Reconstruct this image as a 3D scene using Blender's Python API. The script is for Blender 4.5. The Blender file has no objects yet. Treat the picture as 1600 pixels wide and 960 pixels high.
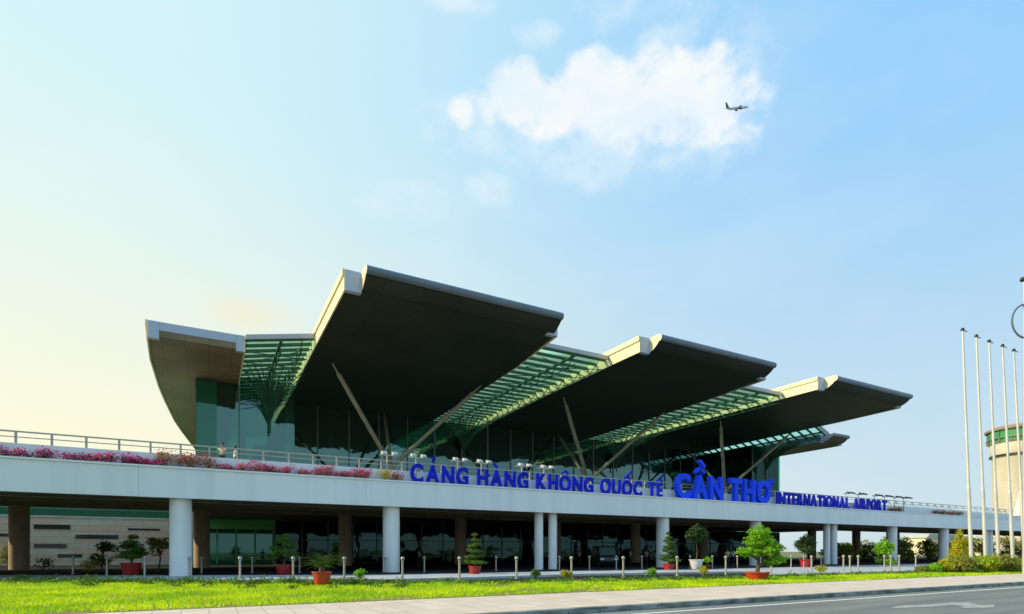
import bpy, bmesh, math, random
import numpy as np
from mathutils import Vector, Matrix
R = math.radians
S = bpy.context.scene
COL = S.collection
# ---------------------------------------------------------------- camera
# world axes: X runs along the terminal's front, Y away from it; camera stands at the origin
F0 = 870.0; TH = math.atan2(1600.0, F0); CT, ST = math.cos(TH), math.sin(TH)
FWD = Vector((CT, ST, 0)); RGT = Vector((ST, -CT, 0))
cam = bpy.data.cameras.new('camera'); cam_o = bpy.data.objects.new('camera', cam); COL.objects.link(cam_o)
cam.sensor_width = 36.0; cam.lens = 36.0 * F0 / 1600.0
cam.shift_y = (862 - 480) / 1600.0
cam.clip_start = 0.1; cam.clip_end = 9000
cam_o.location = (0, 0, 1.6)
cam_o.rotation_euler = (R(90), 0, TH - R(90))
S.camera = cam_o
# ---------------------------------------------------------------- light, sky, exposure
SUN_AZ, SUN_EL = R(161), R(28)       # measured from +X counter-clockwise
sun = bpy.data.lights.new('sun', 'SUN'); sun.energy = 5.0; sun.angle = R(0.6); sun.color = (1.0, 0.83, 0.52)
sun_o = bpy.data.objects.new('sun', sun); COL.objects.link(sun_o)
sd = Vector((math.cos(SUN_EL)*math.cos(SUN_AZ), math.cos(SUN_EL)*math.sin(SUN_AZ), math.sin(SUN_EL)))
sun_o.rotation_euler = sd.to_track_quat('Z', 'Y').to_euler(); sun_o.location = (-60, 20, 60)
S.view_settings.view_transform = 'Standard'; S.view_settings.look = 'None'
S.view_settings.exposure = 0.0; S.view_settings.gamma = 1.0
try: S.view_settings.use_curve_mapping = False
except Exception: pass

W = bpy.data.worlds.new('World'); S.world = W; W.use_nodes = True
nt = W.node_tree; N = nt.nodes; L = nt.links; N.clear()
def nd(t, **k):
    n = N.new(t)
    for a, b in k.items(): setattr(n, a, b)
    return n
def mth(op, a, b=None, c=None, clamp=False):
    n = nd('ShaderNodeMath', operation=op); n.use_clamp = clamp
    for i, v in enumerate((a, b, c)):
        if v is None: continue
        if isinstance(v, (int, float)): n.inputs[i].default_value = v
        else: L.new(v, n.inputs[i])
    return n.outputs[0]
def mixc(f, a, b):
    n = nd('ShaderNodeMix', data_type='RGBA')
    for i, v in ((0, f), (6, a), (7, b)):
        if isinstance(v, (int, float)): n.inputs[i].default_value = v
        elif isinstance(v, tuple): n.inputs[i].default_value = v + (1,)
        else: L.new(v, n.inputs[i])
    return n.outputs[2]
def sstep(v, a, b):
    n = nd('ShaderNodeMapRange', interpolation_type='SMOOTHSTEP'); L.new(v, n.inputs[0])
    n.inputs[1].default_value = a; n.inputs[2].default_value = b
    return n.outputs[0]
sky = nd('ShaderNodeTexSky', sky_type='NISHITA'); sky.sun_disc = False
sky.sun_elevation = SUN_EL; sky.sun_rotation = R(90) - SUN_AZ
sky.dust_density = 2.0; sky.air_density = 1.0; sky.ozone_density = 1.0
tc = nd('ShaderNodeTexCoord'); sp = nd('ShaderNodeSeparateXYZ'); L.new(tc.outputs['Generated'], sp.inputs[0])
dx, dy, dz = sp.outputs
AZ = mth('ARCTAN2', dy, dx); EL = mth('ARCSINE', dz)
# humid air: the sky pales towards the sun's side and the horizon
azl = sstep(AZ, R(22), R(100))
elh = sstep(EL, R(40), R(0))
hz = mixc(elh, (0.33, 0.68, 1.05), (0.64, 0.80, 0.87))
hw = mixc(elh, (0.72, 0.98, 1.02), (1.10, 1.02, 0.70))
glow = mixc(azl, hz, hw)
nm = nd('ShaderNodeVectorMath', operation='SCALE'); L.new(sky.outputs[0], nm.inputs[0]); nm.inputs['Scale'].default_value = 0.11
base0 = mixc(0.9, nm.outputs[0], glow)
cir = nd('ShaderNodeTexNoise'); cir.inputs['Scale'].default_value = 3.5; cir.inputs['Detail'].default_value = 6; cir.inputs['Roughness'].default_value = .55
cmp_ = nd('ShaderNodeMapping'); cmp_.inputs['Rotation'].default_value = (0, 0, .3); cmp_.inputs['Scale'].default_value = (1, 1, 2.2); L.new(tc.outputs['Generated'], cmp_.inputs[0]); L.new(cmp_.outputs[0], cir.inputs['Vector'])
base = mixc(mth('MULTIPLY', sstep(cir.outputs[0], .42, .75), .12), base0, (0.93, 0.97, 1.0))
# clouds
def azel(px, py):
    a = TH - math.atan((px-800)/F0); e = math.atan((862-py)/F0*math.cos(math.atan((px-800)/F0)))
    return a, e
cv = nd('ShaderNodeCombineXYZ'); L.new(AZ, cv.inputs[0]); L.new(mth('MULTIPLY', EL, 1.5), cv.inputs[1])
nz = nd('ShaderNodeTexNoise'); nz.inputs['Scale'].default_value = 20; nz.inputs['Detail'].default_value = 9; nz.inputs['Roughness'].default_value = 0.58
nz.inputs['Distortion'].default_value = 0.1
L.new(cv.outputs[0], nz.inputs['Vector'])
nzv = mth('SUBTRACT', nz.outputs[0], 0.5)
def cloudmask(blobs, k, lo, hi):
    acc = None
    for (px, py, rx, ry, amp) in blobs:
        a, e = azel(px, py); ra = rx/F0*0.98; re = ry/F0*0.85
        u = mth('MULTIPLY', mth('SUBTRACT', AZ, a), 1/ra); v = mth('MULTIPLY', mth('SUBTRACT', EL, e), 1/re)
        d2 = mth('ADD', mth('MULTIPLY', u, u), mth('MULTIPLY', v, v))
        val = mth('MULTIPLY', mth('SUBTRACT', 1.0, d2), amp)
        acc = val if acc is None else mth('MAXIMUM', acc, val)
    return sstep(mth('ADD', mth('MAXIMUM', acc, -2.0), mth('MULTIPLY', nzv, k)), lo, hi)
dense = cloudmask([(812,148,60,44,1.2),(865,170,80,40,1.0),(726,177,30,22,.75),(760,172,40,20,.45),(925,142,72,50,1.25),(975,165,95,50,1.1),(1040,150,95,58,1.0),(1095,115,58,40,.6),
                   (1110,165,80,52,.8),(1060,198,115,26,.6),(1150,208,38,18,.5)], 1.9, -0.05, 0.8)
soft = cloudmask([(1045,60,70,20,.8),(838,55,44,18,.8),(720,3,66,14,.8),(985,6,90,28,.45),(765,295,46,26,.75),(635,312,90,34,.5),
                  (930,235,130,60,.8),(1080,220,125,50,.8),(800,205,120,50,.6),(1150,130,60,80,.6),(1050,130,120,80,.7),(690,185,50,30,.5)], 2.2, -0.2, 1.4)
shade = nd('ShaderNodeTexNoise'); shade.inputs['Scale'].default_value = 9; shade.inputs['Detail'].default_value = 4; L.new(cv.outputs[0], shade.inputs['Vector'])
ccol = mixc(sstep(shade.outputs[0], 0.35, 0.65), (0.84, 0.93, 1.0), (1.0, 1.0, 0.97))
c1 = mixc(mth('MULTIPLY', soft, 0.62), base, (0.86, 0.95, 1.0))
c2 = mixc(mth('MULTIPLY', dense, 0.85), c1, ccol)
warm = cloudmask([(385,490,75,32,1.0)], 0.9, -.1, 1.3)
c3 = mixc(mth('MULTIPLY', warm, 0.45), c2, (1.0, 0.84, 0.55))
bg = nd('ShaderNodeBackground'); L.new(c3, bg.inputs[0]); bg.inputs[1].default_value = 1.0
out = nd('ShaderNodeOutputWorld'); L.new(bg.outputs[0], out.inputs[0])
S.cycles.max_bounces = 7; S.cycles.transparent_max_bounces = 12
S.cycles.diffuse_bounces = 3

# ---------------------------------------------------------------- projections used to measure the place
def ground(px, py, z=0.0):
    d = (1.6-z)*F0/(py-862.0); p = FWD*d + RGT*((px-800)/F0*d); return p.x, p.y
def atd(px, d):
    p = FWD*d + RGT*((px-800)/F0*d); return p.x, p.y
def Xat(px, y): return y*F0/(CT*CT*(2400-px)) - y*math.tan(TH)

# ---------------------------------------------------------------- helpers
def tag(o, label=None, cat=None, group=None, kind=None):
    if label: o['label'] = label
    if cat: o['category'] = cat
    if group: o['group'] = group
    if kind: o['kind'] = kind
    return o
def empty(name, loc, label, cat, group=None, rz=0):
    o = bpy.data.objects.new(name, None); COL.objects.link(o); o.location = loc; o.rotation_euler = (0, 0, rz)
    o.empty_display_size = 0.3
    return tag(o, label, cat, group)
def off(p):
    v = Vector((0, 0, 0))
    while p is not None: v += p.location; p = p.parent
    return v
def mk(name, V, Fc, m, parent=None, smooth=False, world=True, mi=None):
    me = bpy.data.meshes.new(name)
    V = np.asarray(V, dtype=float)
    if parent is not None and world: V = V - np.array(off(parent))
    if isinstance(Fc, np.ndarray):
        n, k = Fc.shape
        me.vertices.add(len(V)); me.vertices.foreach_set('co', V.ravel())
        me.loops.add(n*k); me.loops.foreach_set('vertex_index', Fc.ravel().astype(np.int32))
        me.polygons.add(n); me.polygons.foreach_set('loop_start', np.arange(0, n*k, k, dtype=np.int32))
        me.update(calc_edges=True)
    else:
        me.from_pydata([tuple(v) for v in V], [], Fc)
    ms = m if isinstance(m, (list, tuple)) else [m]
    for q in ms: me.materials.append(q)
    if mi is not None: me.polygons.foreach_set('material_index', np.asarray(mi, dtype=np.int32))
    if smooth: me.polygons.foreach_set('use_smooth', [True]*len(me.polygons))
    me.update()
    o = bpy.data.objects.new(name, me); COL.objects.link(o)
    if parent is not None: o.parent = parent
    return o
class MB:
    def __init__(s): s.v = []; s.f = []
    def add(s, V, Fc):
        n = len(s.v); s.v += [tuple(p) for p in V]; s.f += [tuple(i+n for i in q) for q in Fc]; return s
    def box(s, x0, x1, y0, y1, z0, z1):
        V = [(x, y, z) for z in (z0, z1) for y in (y0, y1) for x in (x0, x1)]
        return s.add(V, [(0,2,3,1),(4,5,7,6),(0,1,5,4),(2,6,7,3),(0,4,6,2),(1,3,7,5)])
    def tube(s, p0, p1, r0, r1=None, n=10, cap=True):
        r1 = r0 if r1 is None else r1
        p0 = Vector(p0); p1 = Vector(p1); d = (p1-p0).normalized()
        a = d.orthogonal().normalized(); b = d.cross(a)
        V = []
        for p, r in ((p0, r0), (p1, r1)):
            for i in range(n):
                t = 2*math.pi*i/n; V.append(p + a*math.cos(t)*r + b*math.sin(t)*r)
        Fc = [(i, (i+1) % n, n+(i+1) % n, n+i) for i in range(n)]
        if cap: Fc += [tuple(range(n))[::-1], tuple(range(n, 2*n))]
        return s.add(V, Fc)
    def path(s, pts, rs, n=8):
        for i in range(len(pts)-1): s.tube(pts[i], pts[i+1], rs[i], rs[i+1], n)
        return s
    def lathe(s, prof, c=(0,0,0), n=20, sx=1, sy=1):
        V = []; m = len(prof)
        for (r, z) in prof:
            for i in range(n):
                t = 2*math.pi*i/n; V.append((c[0]+r*math.cos(t)*sx, c[1]+r*math.sin(t)*sy, c[2]+z))
        Fc = [(j*n+i, j*n+(i+1) % n, (j+1)*n+(i+1) % n, (j+1)*n+i) for j in range(m-1) for i in range(n)]
        Fc += [tuple(range(n))[::-1], tuple(range((m-1)*n, m*n))]
        return s.add(V, Fc)
    def prism(s, poly, axis, a, b):
        """poly of 2-D points swept along axis ('x','y','z') from a to b"""
        def P(q, t):
            if axis == 'x': return (t, q[0], q[1])
            if axis == 'y': return (q[0], t, q[1])
            return (q[0], q[1], t)
        n = len(poly); V = [P(q, a) for q in poly] + [P(q, b) for q in poly]
        return s.add(V, [tuple(range(n))[::-1], tuple(range(n, 2*n))] + [(i, (i+1) % n, n+(i+1) % n, n+i) for i in range(n)])
    def build(s, name, m, parent=None, smooth=False, world=True, bevel=0):
        o = mk(name, s.v, s.f, m, parent, False, world)
        bm = bmesh.new(); bm.from_mesh(o.data); bmesh.ops.recalc_face_normals(bm, faces=bm.faces)
        if smooth:
            for f in bm.faces: f.smooth = len(f.verts) == 4
        bm.to_mesh(o.data); bm.free()
        if smooth:
            try: o.data.set_sharp_from_angle(angle=R(40))
            except Exception: pass
        if bevel:
            bv = o.modifiers.new('bevel', 'BEVEL'); bv.width = bevel; bv.segments = 2; bv.limit_method = 'ANGLE'
        return o
def copy_tree(o, parent=None):
    c = o.copy(); COL.objects.link(c)
    if parent is not None: c.parent = parent
    for ch in list(o.children): copy_tree(ch, c)
    return c

# ---------------------------------------------------------------- materials
MATS = {}
def mat(name, c, rough=0.6, metal=0.0, c2=None, scale=4.0, amt=1.0, bump=0.0, bscale=30.0, stretch=(1,1,1), spec=0.5, detail=5, lo=.35, hi=.65):
    m = bpy.data.materials.new(name); m.use_nodes = True; t = m.node_tree; b = t.nodes['Principled BSDF']
    b.inputs['Base Color'].default_value = tuple(c)+(1,); b.inputs['Roughness'].default_value = rough; b.inputs['Metallic'].default_value = metal
    b.inputs['Specular IOR Level'].default_value = spec
    tcn = t.nodes.new('ShaderNodeTexCoord'); mp = t.nodes.new('ShaderNodeMapping'); mp.inputs['Scale'].default_value = stretch
    t.links.new(tcn.outputs['Object'], mp.inputs['Vector'])
    if c2 is not None:
        nz = t.nodes.new('ShaderNodeTexNoise'); nz.inputs['Scale'].default_value = scale; nz.inputs['Detail'].default_value = detail
        t.links.new(mp.outputs[0], nz.inputs['Vector'])
        mr = t.nodes.new('ShaderNodeMapRange'); mr.inputs[1].default_value = lo; mr.inputs[2].default_value = hi; mr.inputs[4].default_value = amt
        t.links.new(nz.outputs[0], mr.inputs[0])
        mx = t.nodes.new('ShaderNodeMix'); mx.data_type = 'RGBA'; mx.inputs[6].default_value = tuple(c)+(1,); mx.inputs[7].default_value = tuple(c2)+(1,)
        t.links.new(mr.outputs[0], mx.inputs[0]); t.links.new(mx.outputs[2], b.inputs['Base Color'])
    if bump:
        n2 = t.nodes.new('ShaderNodeTexNoise'); n2.inputs['Scale'].default_value = bscale; n2.inputs['Detail'].default_value = 4
        t.links.new(mp.outputs[0], n2.inputs['Vector'])
        bp = t.nodes.new('ShaderNodeBump'); bp.inputs['Strength'].default_value = bump; bp.inputs['Distance'].default_value = 0.05
        t.links.new(n2.outputs[0], bp.inputs['Height']); t.links.new(bp.outputs[0], b.inputs['Normal'])
    MATS[name] = m
    return m
def leafmat(name, c, c2, scale=3.0, trans=0.35):
    m = mat(name, c, 0.55, 0, c2, scale, 1.0, spec=0.3)
    t = m.node_tree; b = t.nodes['Principled BSDF']; outn = t.nodes['Material Output']
    tr = t.nodes.new('ShaderNodeBsdfTranslucent'); src = b.inputs['Base Color'].links[0].from_socket
    t.links.new(src, tr.inputs[0])
    ms = t.nodes.new('ShaderNodeMixShader'); ms.inputs[0].default_value = trans
    t.links.new(b.outputs[0], ms.inputs[1]); t.links.new(tr.outputs[0], ms.inputs[2]); t.links.new(ms.outputs[0], outn.inputs[0])
    return m
def glassmat(name, tint, refl=0.9, opac=0.0, ocol=(0.02,0.05,0.05), rough=0.03, trl=None, ior=1.45, wav=0):
    """architectural sheet glass: see-through with tint, mirror by fresnel"""
    m = bpy.data.materials.new(name); m.use_nodes = True; t = m.node_tree; t.nodes.clear()
    o = t.nodes.new('ShaderNodeOutputMaterial'); tr = t.nodes.new('ShaderNodeBsdfTransparent'); tr.inputs[0].default_value = tuple(tint)+(1,)
    cur = tr.outputs[0]
    if opac or trl:
        if trl: df = t.nodes.new('ShaderNodeBsdfTranslucent'); df.inputs[0].default_value = tuple(trl)+(1,)
        else: df = t.nodes.new('ShaderNodeBsdfDiffuse'); df.inputs[0].default_value = tuple(ocol)+(1,)
        m1 = t.nodes.new('ShaderNodeMixShader'); m1.inputs[0].default_value = opac
        t.links.new(cur, m1.inputs[1]); t.links.new(df.outputs[0], m1.inputs[2]); cur = m1.outputs[0]
    gl = t.nodes.new('ShaderNodeBsdfGlossy'); gl.inputs['Roughness'].default_value = rough; gl.inputs[0].default_value = (refl*.50, refl*.88, refl*.84, 1)
    if wav:
        tcn = t.nodes.new('ShaderNodeTexCoord'); wn = t.nodes.new('ShaderNodeTexNoise'); wn.inputs['Scale'].default_value = .4; wn.inputs['Detail'].default_value = 2; t.links.new(tcn.outputs['Object'], wn.inputs[0])
        wb = t.nodes.new('ShaderNodeBump'); wb.inputs['Strength'].default_value = wav; wb.inputs['Distance'].default_value = 1.0; t.links.new(wn.outputs[0], wb.inputs['Height']); t.links.new(wb.outputs[0], gl.inputs['Normal'])
    fr = t.nodes.new('ShaderNodeFresnel'); fr.inputs[0].default_value = ior
    m2 = t.nodes.new('ShaderNodeMixShader'); t.links.new(fr.outputs[0], m2.inputs[0]); t.links.new(cur, m2.inputs[1]); t.links.new(gl.outputs[0], m2.inputs[2])
    t.links.new(m2.outputs[0], o.inputs[0]); return m

m_fascia = mat('painted_panel', (0.80,0.84,0.85), 0.5, 0, (0.70,0.73,0.73), 1.3, 1, stretch=(1,1,.06), lo=.45, hi=.85)
m_conc = mat('pale_concrete', (0.62,0.63,0.62), 0.75, 0, (0.5,0.51,0.5), 1.2, 1, bump=.15, bscale=12)
m_conc_w = mat('white_column_paint', (0.86,0.87,0.85), 0.7, 0, (0.74,0.76,0.75), 0.7, 1, stretch=(3,3,.5), bump=.06)
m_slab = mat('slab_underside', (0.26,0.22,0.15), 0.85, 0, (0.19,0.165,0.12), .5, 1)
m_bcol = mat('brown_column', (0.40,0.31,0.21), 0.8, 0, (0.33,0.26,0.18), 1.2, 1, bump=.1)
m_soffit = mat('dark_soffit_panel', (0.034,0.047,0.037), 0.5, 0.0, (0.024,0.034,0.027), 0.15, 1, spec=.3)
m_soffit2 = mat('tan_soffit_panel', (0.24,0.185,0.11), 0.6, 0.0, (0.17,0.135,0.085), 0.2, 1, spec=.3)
m_side = mat('cream_metal_panel', (0.84,0.75,0.49), 0.4, 0.0, (0.75,0.67,0.43), 0.6, 1)
m_nose = mat('grey_metal_nose', (0.17,0.21,0.26), 0.35, 0.3, (0.13,0.165,0.21), 0.4, 1)
m_boxm = mat('box_end_metal', (0.42,0.50,0.62), 0.45, 0.1)
m_rooft = mat('roof_metal', (0.42,0.44,0.45), 0.45, 0.4)
m_mull = mat('grey_mullion', (0.12,0.17,0.165), 0.4, 0.3)
m_truss = mat('green_truss', (0.02,0.10,0.055), 0.45, 0.2)
m_strut = mat('strut_paint', (0.37,0.36,0.28), 0.45, 0.1, (0.30,0.29,0.23), 1.0, 1)
m_rail = mat('rail_metal', (0.42,0.42,0.36), 0.45, 0.2)
m_railw = mat('white_rail_metal', (0.75,0.78,0.78), 0.4, 0.3)
m_blue = mat('blue_letter', (0.006,0.018,0.60), 0.5, 0, (0.004,0.011,0.45), 3, 1, spec=.15)
m_blue2 = mat('bright_blue_letter', (0.008,0.085,1.0), 0.5, 0, (0.006,0.06,0.85), 3, 1, spec=.15)
m_black = mat('black_metal', (0.02,0.022,0.025), 0.4, 0.3)
m_white = mat('white_metal', (0.78,0.80,0.78), 0.4, 0.1)
m_pole = mat('pole_paint', (0.62,0.63,0.58), 0.45, 0.2, (0.52,0.53,0.49), 2, 1, stretch=(1,1,.2))
m_lampw = mat('grey_lamp_metal', (0.50,0.52,0.50), 0.5, 0.1)
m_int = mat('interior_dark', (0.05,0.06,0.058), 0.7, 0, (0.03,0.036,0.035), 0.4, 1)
m_intfloor = mat('interior_floor', (0.10,0.11,0.10), 0.3)
m_glass = glassmat('teal_glass', (0.07,0.28,0.25), .95, 0.1, (0.008,0.06,0.055), ior=2.6, wav=.022)
m_glassg = glassmat('green_glass', (0.14,0.55,0.32), .95, 0.35, (0.03,0.30,0.15), ior=1.9)
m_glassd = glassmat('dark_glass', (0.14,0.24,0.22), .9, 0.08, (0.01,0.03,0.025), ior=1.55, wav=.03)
m_mint = glassmat('mint_glass', (0.50,0.92,0.70), .9, 0.12, (0.05,0.40,0.22), ior=1.5)
m_skyl = glassmat('skylight_glass', (0.80,1.0,0.90), .7, 0.28, rough=.1, trl=(0.80,1.0,0.84), ior=1.06)
m_asph = mat('asphalt', (0.21,0.22,0.205), 0.85, 0, (0.145,0.152,0.145), 1.4, 1, stretch=(.12,1,1), bump=.35, bscale=60)
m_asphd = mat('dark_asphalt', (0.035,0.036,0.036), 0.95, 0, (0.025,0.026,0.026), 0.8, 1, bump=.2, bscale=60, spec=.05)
m_paint = mat('road_paint', (0.72,0.72,0.68), 0.7, 0, (0.45,0.45,0.42), 6, 1, lo=.5, hi=.8)
m_arrow = mat('worn_road_paint', (0.42,0.43,0.41), 0.8, 0, (0.26,0.27,0.26), 5, 1)
m_walk = mat('sidewalk_paving', (0.74,0.60,0.50), 0.85, 0, (0.66,0.53,0.44), 1.2, 1, bump=.15, bscale=25)
m_pave = mat('grey_paving', (0.46,0.48,0.50), 0.8, 0, (0.36,0.38,0.40), 0.8, 1)
m_kerb = mat('kerb_concrete', (0.34,0.36,0.34), 0.85, 0, (0.10,0.13,0.115), 1.6, 1, stretch=(1,.2,3), bump=.3, bscale=20)
m_land = mat('far_land', (0.12,0.14,0.05), 0.9, 0, (0.18,0.16,0.08), 0.05, 1)
m_soil = mat('turf_soil', (0.14,0.22,0.012), 0.9, 0, (0.24,0.17,0.05), 0.6, 1, bump=.5, bscale=30)
m_grass = leafmat('grass_blade', (0.34,0.60,0.005), (0.72,0.88,0.006), 0.40, .4)
m_leaf = leafmat('leaf_green', (0.055,0.13,0.014), (0.12,0.22,0.02), 2.5)
m_leafd = leafmat('leaf_dark', (0.030,0.075,0.016), (0.065,0.12,0.02), 2.0)
m_leafb = leafmat('leaf_bright', (0.16,0.42,0.015), (0.32,0.60,0.03), 2.5, .45)
m_leafy = leafmat('leaf_yellow', (0.42,0.46,0.02), (0.60,0.52,0.04), 2.5, .45)
m_leafo = leafmat('leaf_olive', (0.18,0.21,0.03), (0.30,0.29,0.05), 1.5)
m_pink = leafmat('bloom_magenta', (0.62,0.012,0.19), (0.78,0.04,0.27), 5)
m_red = leafmat('bloom_red', (0.55,0.025,0.05), (0.55,0.12,0.10), 5)
m_bark = mat('bark', (0.14,0.09,0.05), 0.9, 0, (0.08,0.055,0.035), 6, 1, bump=.5, bscale=30)
m_pot = mat('terracotta_glaze', (0.55,0.07,0.022), 0.45, 0, (0.40,0.045,0.02), 3, 1)
m_potr = mat('red_glaze', (0.42,0.025,0.022), 0.45, 0, (0.28,0.02,0.02), 3, 1)
m_earth = mat('pot_soil', (0.06,0.04,0.025), 0.95)
m_boll = mat('bollard_steel', (0.50,0.47,0.38), 0.45, 0.4, (0.36,0.34,0.29), 4, 1)
def panels(m, w, h, k, mortar=.02):
    t = m.node_tree; b = t.nodes['Principled BSDF']; src = b.inputs['Base Color'].links[0].from_socket
    tcn = t.nodes.new('ShaderNodeTexCoord'); br = t.nodes.new('ShaderNodeTexBrick'); br.offset = 0.0; br.inputs['Scale'].default_value = 1.0
    br.inputs['Brick Width'].default_value = w; br.inputs['Row Height'].default_value = h; br.inputs['Mortar Size'].default_value = mortar
    br.inputs['Color1'].default_value = (1,1,1,1); br.inputs['Color2'].default_value = (.86,.86,.86,1); br.inputs['Mortar'].default_value = (k,k,k,1)
    t.links.new(tcn.outputs['Object'], br.inputs[0])
    mx = t.nodes.new('ShaderNodeMix'); mx.data_type = 'RGBA'; mx.blend_type = 'MULTIPLY'; mx.inputs[0].default_value = 1
    t.links.new(src, mx.inputs[6]); t.links.new(br.outputs[0], mx.inputs[7]); t.links.new(mx.outputs[2], b.inputs['Base Color'])
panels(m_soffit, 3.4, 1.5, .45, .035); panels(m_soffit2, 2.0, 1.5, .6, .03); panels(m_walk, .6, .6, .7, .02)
def stonemat():
    m = mat('stone_cladding', (0.30,0.20,0.14), 0.85); t = m.node_tree; b = t.nodes['Principled BSDF']
    tcn = t.nodes.new('ShaderNodeTexCoord'); mp = t.nodes.new('ShaderNodeMapping'); mp.inputs['Rotation'].default_value = (R(90), 0, 0)
    t.links.new(tcn.outputs['Object'], mp.inputs[0])
    br = t.nodes.new('ShaderNodeTexBrick'); br.inputs['Scale'].default_value = 1.0; br.inputs['Brick Width'].default_value = 2.4; br.inputs['Row Height'].default_value = 0.62
    br.inputs['Mortar Size'].default_value = 0.02; br.inputs['Color1'].default_value = (0.85,0.52,0.33,1); br.inputs['Color2'].default_value = (0.72,0.64,0.44,1)
    br.inputs['Mortar'].default_value = (0.4,0.34,0.26,1); t.links.new(mp.outputs[0], br.inputs[0])
    nz = t.nodes.new('ShaderNodeTexNoise'); nz.inputs['Scale'].default_value = 1.5; t.links.new(tcn.outputs['Object'], nz.inputs[0])
    mx = t.nodes.new('ShaderNodeMix'); mx.data_type = 'RGBA'; mx.blend_type = 'MULTIPLY'; mx.inputs[0].default_value = .25
    t.links.new(br.outputs[0], mx.inputs[6]); t.links.new(nz.outputs[0], mx.inputs[7]); t.links.new(mx.outputs[2], b.inputs['Base Color'])
    return m
m_stone = stonemat()

rng = np.random.default_rng(7)
# ---------------------------------------------------------------- the ground
mk('ground', [(-2500,-600,-0.004),(3500,-600,-0.004),(3500,4000,-0.004),(-2500,4000,-0.004)], [(0,1,2,3)], m_land)['kind'] = 'structure'
mk('road', [(-80,-12,0.004),(260,-12,0.004),(260,11.7,0.004),(-80,11.7,0.004)], [(0,1,2,3)], m_asph)['kind'] = 'structure'
mb = MB(); mb.add([(-80,10.86,0.008),(260,10.86,0.008),(260,11.02,0.008),(-80,11.02,0.008)], [(0,1,2,3)])
tag(mb.build('edge_line', m_paint), kind='structure')
def gp(px, py, z=0.012): x, y = ground(px, py, z); return (x, y, z)
ar = [(1388,951),(1405,946.5),(1450,945),(1490,941.5),(1515,941.5),(1530,945.5),(1555,945),(1552,949.5),(1500,950.5),(1506,947.5),(1490,945.2),(1452,948.5)]
mk('road_arrow', [gp(*p) for p in ar], [tuple(range(len(ar)))], m_arrow)['kind'] = 'structure'
kb = MB()
x = -80.0
while x < 200: kb.box(x, x+0.985, 11.7, 11.92, 0, 0.15); x += 1.0
tag(kb.build('kerb', m_kerb, bevel=.015), kind='structure')
tag(MB().box(-80, 260, 11.92, 16.3, 0, 0.142).build('sidewalk', m_walk), kind='structure')
LB = [ground(p, q, .15) for p, q in ((0,906.5),(200,908.5),(400,910),(600,911),(760,910.5),(900,908.5),(1100,904.5),(1268,899.5),(1400,896.2),(1500,893.5),(1600,891))]
PF = [ground(p, q, .15) for p, q in ((0,903.5),(200,904.5),(400,905.3),(600,905.3),(740,902),(900,897),(1100,893.8),(1165,893),(1195,898.2),(1268,896.5),(1400,893),(1500,890),(1600,887.5))]
PB = [ground(p, q, .15) for p, q in ((0,898.5),(200,899),(400,898.8),(600,898.2),(740,895.8),(900,892.2),(1100,889.8),(1230,886.7),(1400,882.5),(1600,878.5))]
def ext(Lp, xl=-80, xr=200):
    a, b, c, d = Lp[0], Lp[1], Lp[-2], Lp[-1]
    return [(xl, a[1])]+Lp+[(xr, d[1]-2)]
def slabpoly(name, front, back, z0, z1, m):
    MB_ = MB(); poly = front+back[::-1]; MB_.prism(poly, 'z', z0, z1); return tag(MB_.build(name, m), kind='structure')
LBX, PFX, PBX = ext(LB), ext(PF), ext(PB)
def yat(Lp, x): return float(np.interp(x, [p[0] for p in Lp], [p[1] for p in Lp]))
slabpoly('lawn_soil', [(-80,16.3),(200,16.3)], LBX, 0, .15, m_soil)
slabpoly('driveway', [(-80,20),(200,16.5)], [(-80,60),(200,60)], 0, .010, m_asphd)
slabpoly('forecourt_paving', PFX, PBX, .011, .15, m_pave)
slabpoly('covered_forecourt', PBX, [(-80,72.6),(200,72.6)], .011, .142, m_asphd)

def blades(n, x0, x1, y0, y1, z, h, w, spread=.6, dens=None):
    x = rng.uniform(x0, x1, n); y = rng.uniform(y0, y1, n)
    if dens is not None:
        k = dens(x, y) > rng.random(n); x = x[k]; y = y[k]; n = len(x)
    a = rng.uniform(0, math.pi*2, n); hh = h*rng.uniform(.5, 1.3, n); lean = rng.normal(0, spread, (n, 2))*hh[:, None]
    ww = w*rng.uniform(.6, 1.4, n)
    V = np.zeros((n, 3, 3)); V[:, 0] = np.stack([x-np.cos(a)*ww, y-np.sin(a)*ww, np.full(n, z)], 1); V[:, 1] = np.stack([x+np.cos(a)*ww, y+np.sin(a)*ww, np.full(n, z)], 1)
    V[:, 2] = np.stack([x+lean[:, 0], y+lean[:, 1], z+hh], 1)
    return V.reshape(-1, 3), np.arange(n*3, dtype=np.int32).reshape(n, 3)


def gd(x, y):
    v = np.sin(x*.9+np.sin(y*1.3)*1.5)*np.sin(y*1.1+np.cos(x*.7)*1.7); return np.clip(1.0-1.3*np.clip(v-.45, 0, 1)*2, .1, 1)
_lx = np.array([p[0] for p in LBX]); _ly = np.array([p[1] for p in LBX])
def gdl(x, y): return gd(x, y)*(y < np.interp(x, _lx, _ly)-.03)
V1, F1 = blades(230000, -26, 30, 16.35, 40, 0.14, .10, .024, .6, gdl)
V2, F2 = blades(90000, 30, 75, 16.35, 28, 0.14, .11, .035, .6, gdl)
tag(mk('lawn_grass', np.concatenate([V1, V2]), np.concatenate([F1, F2+len(V1)]), m_grass), kind='stuff')

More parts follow.
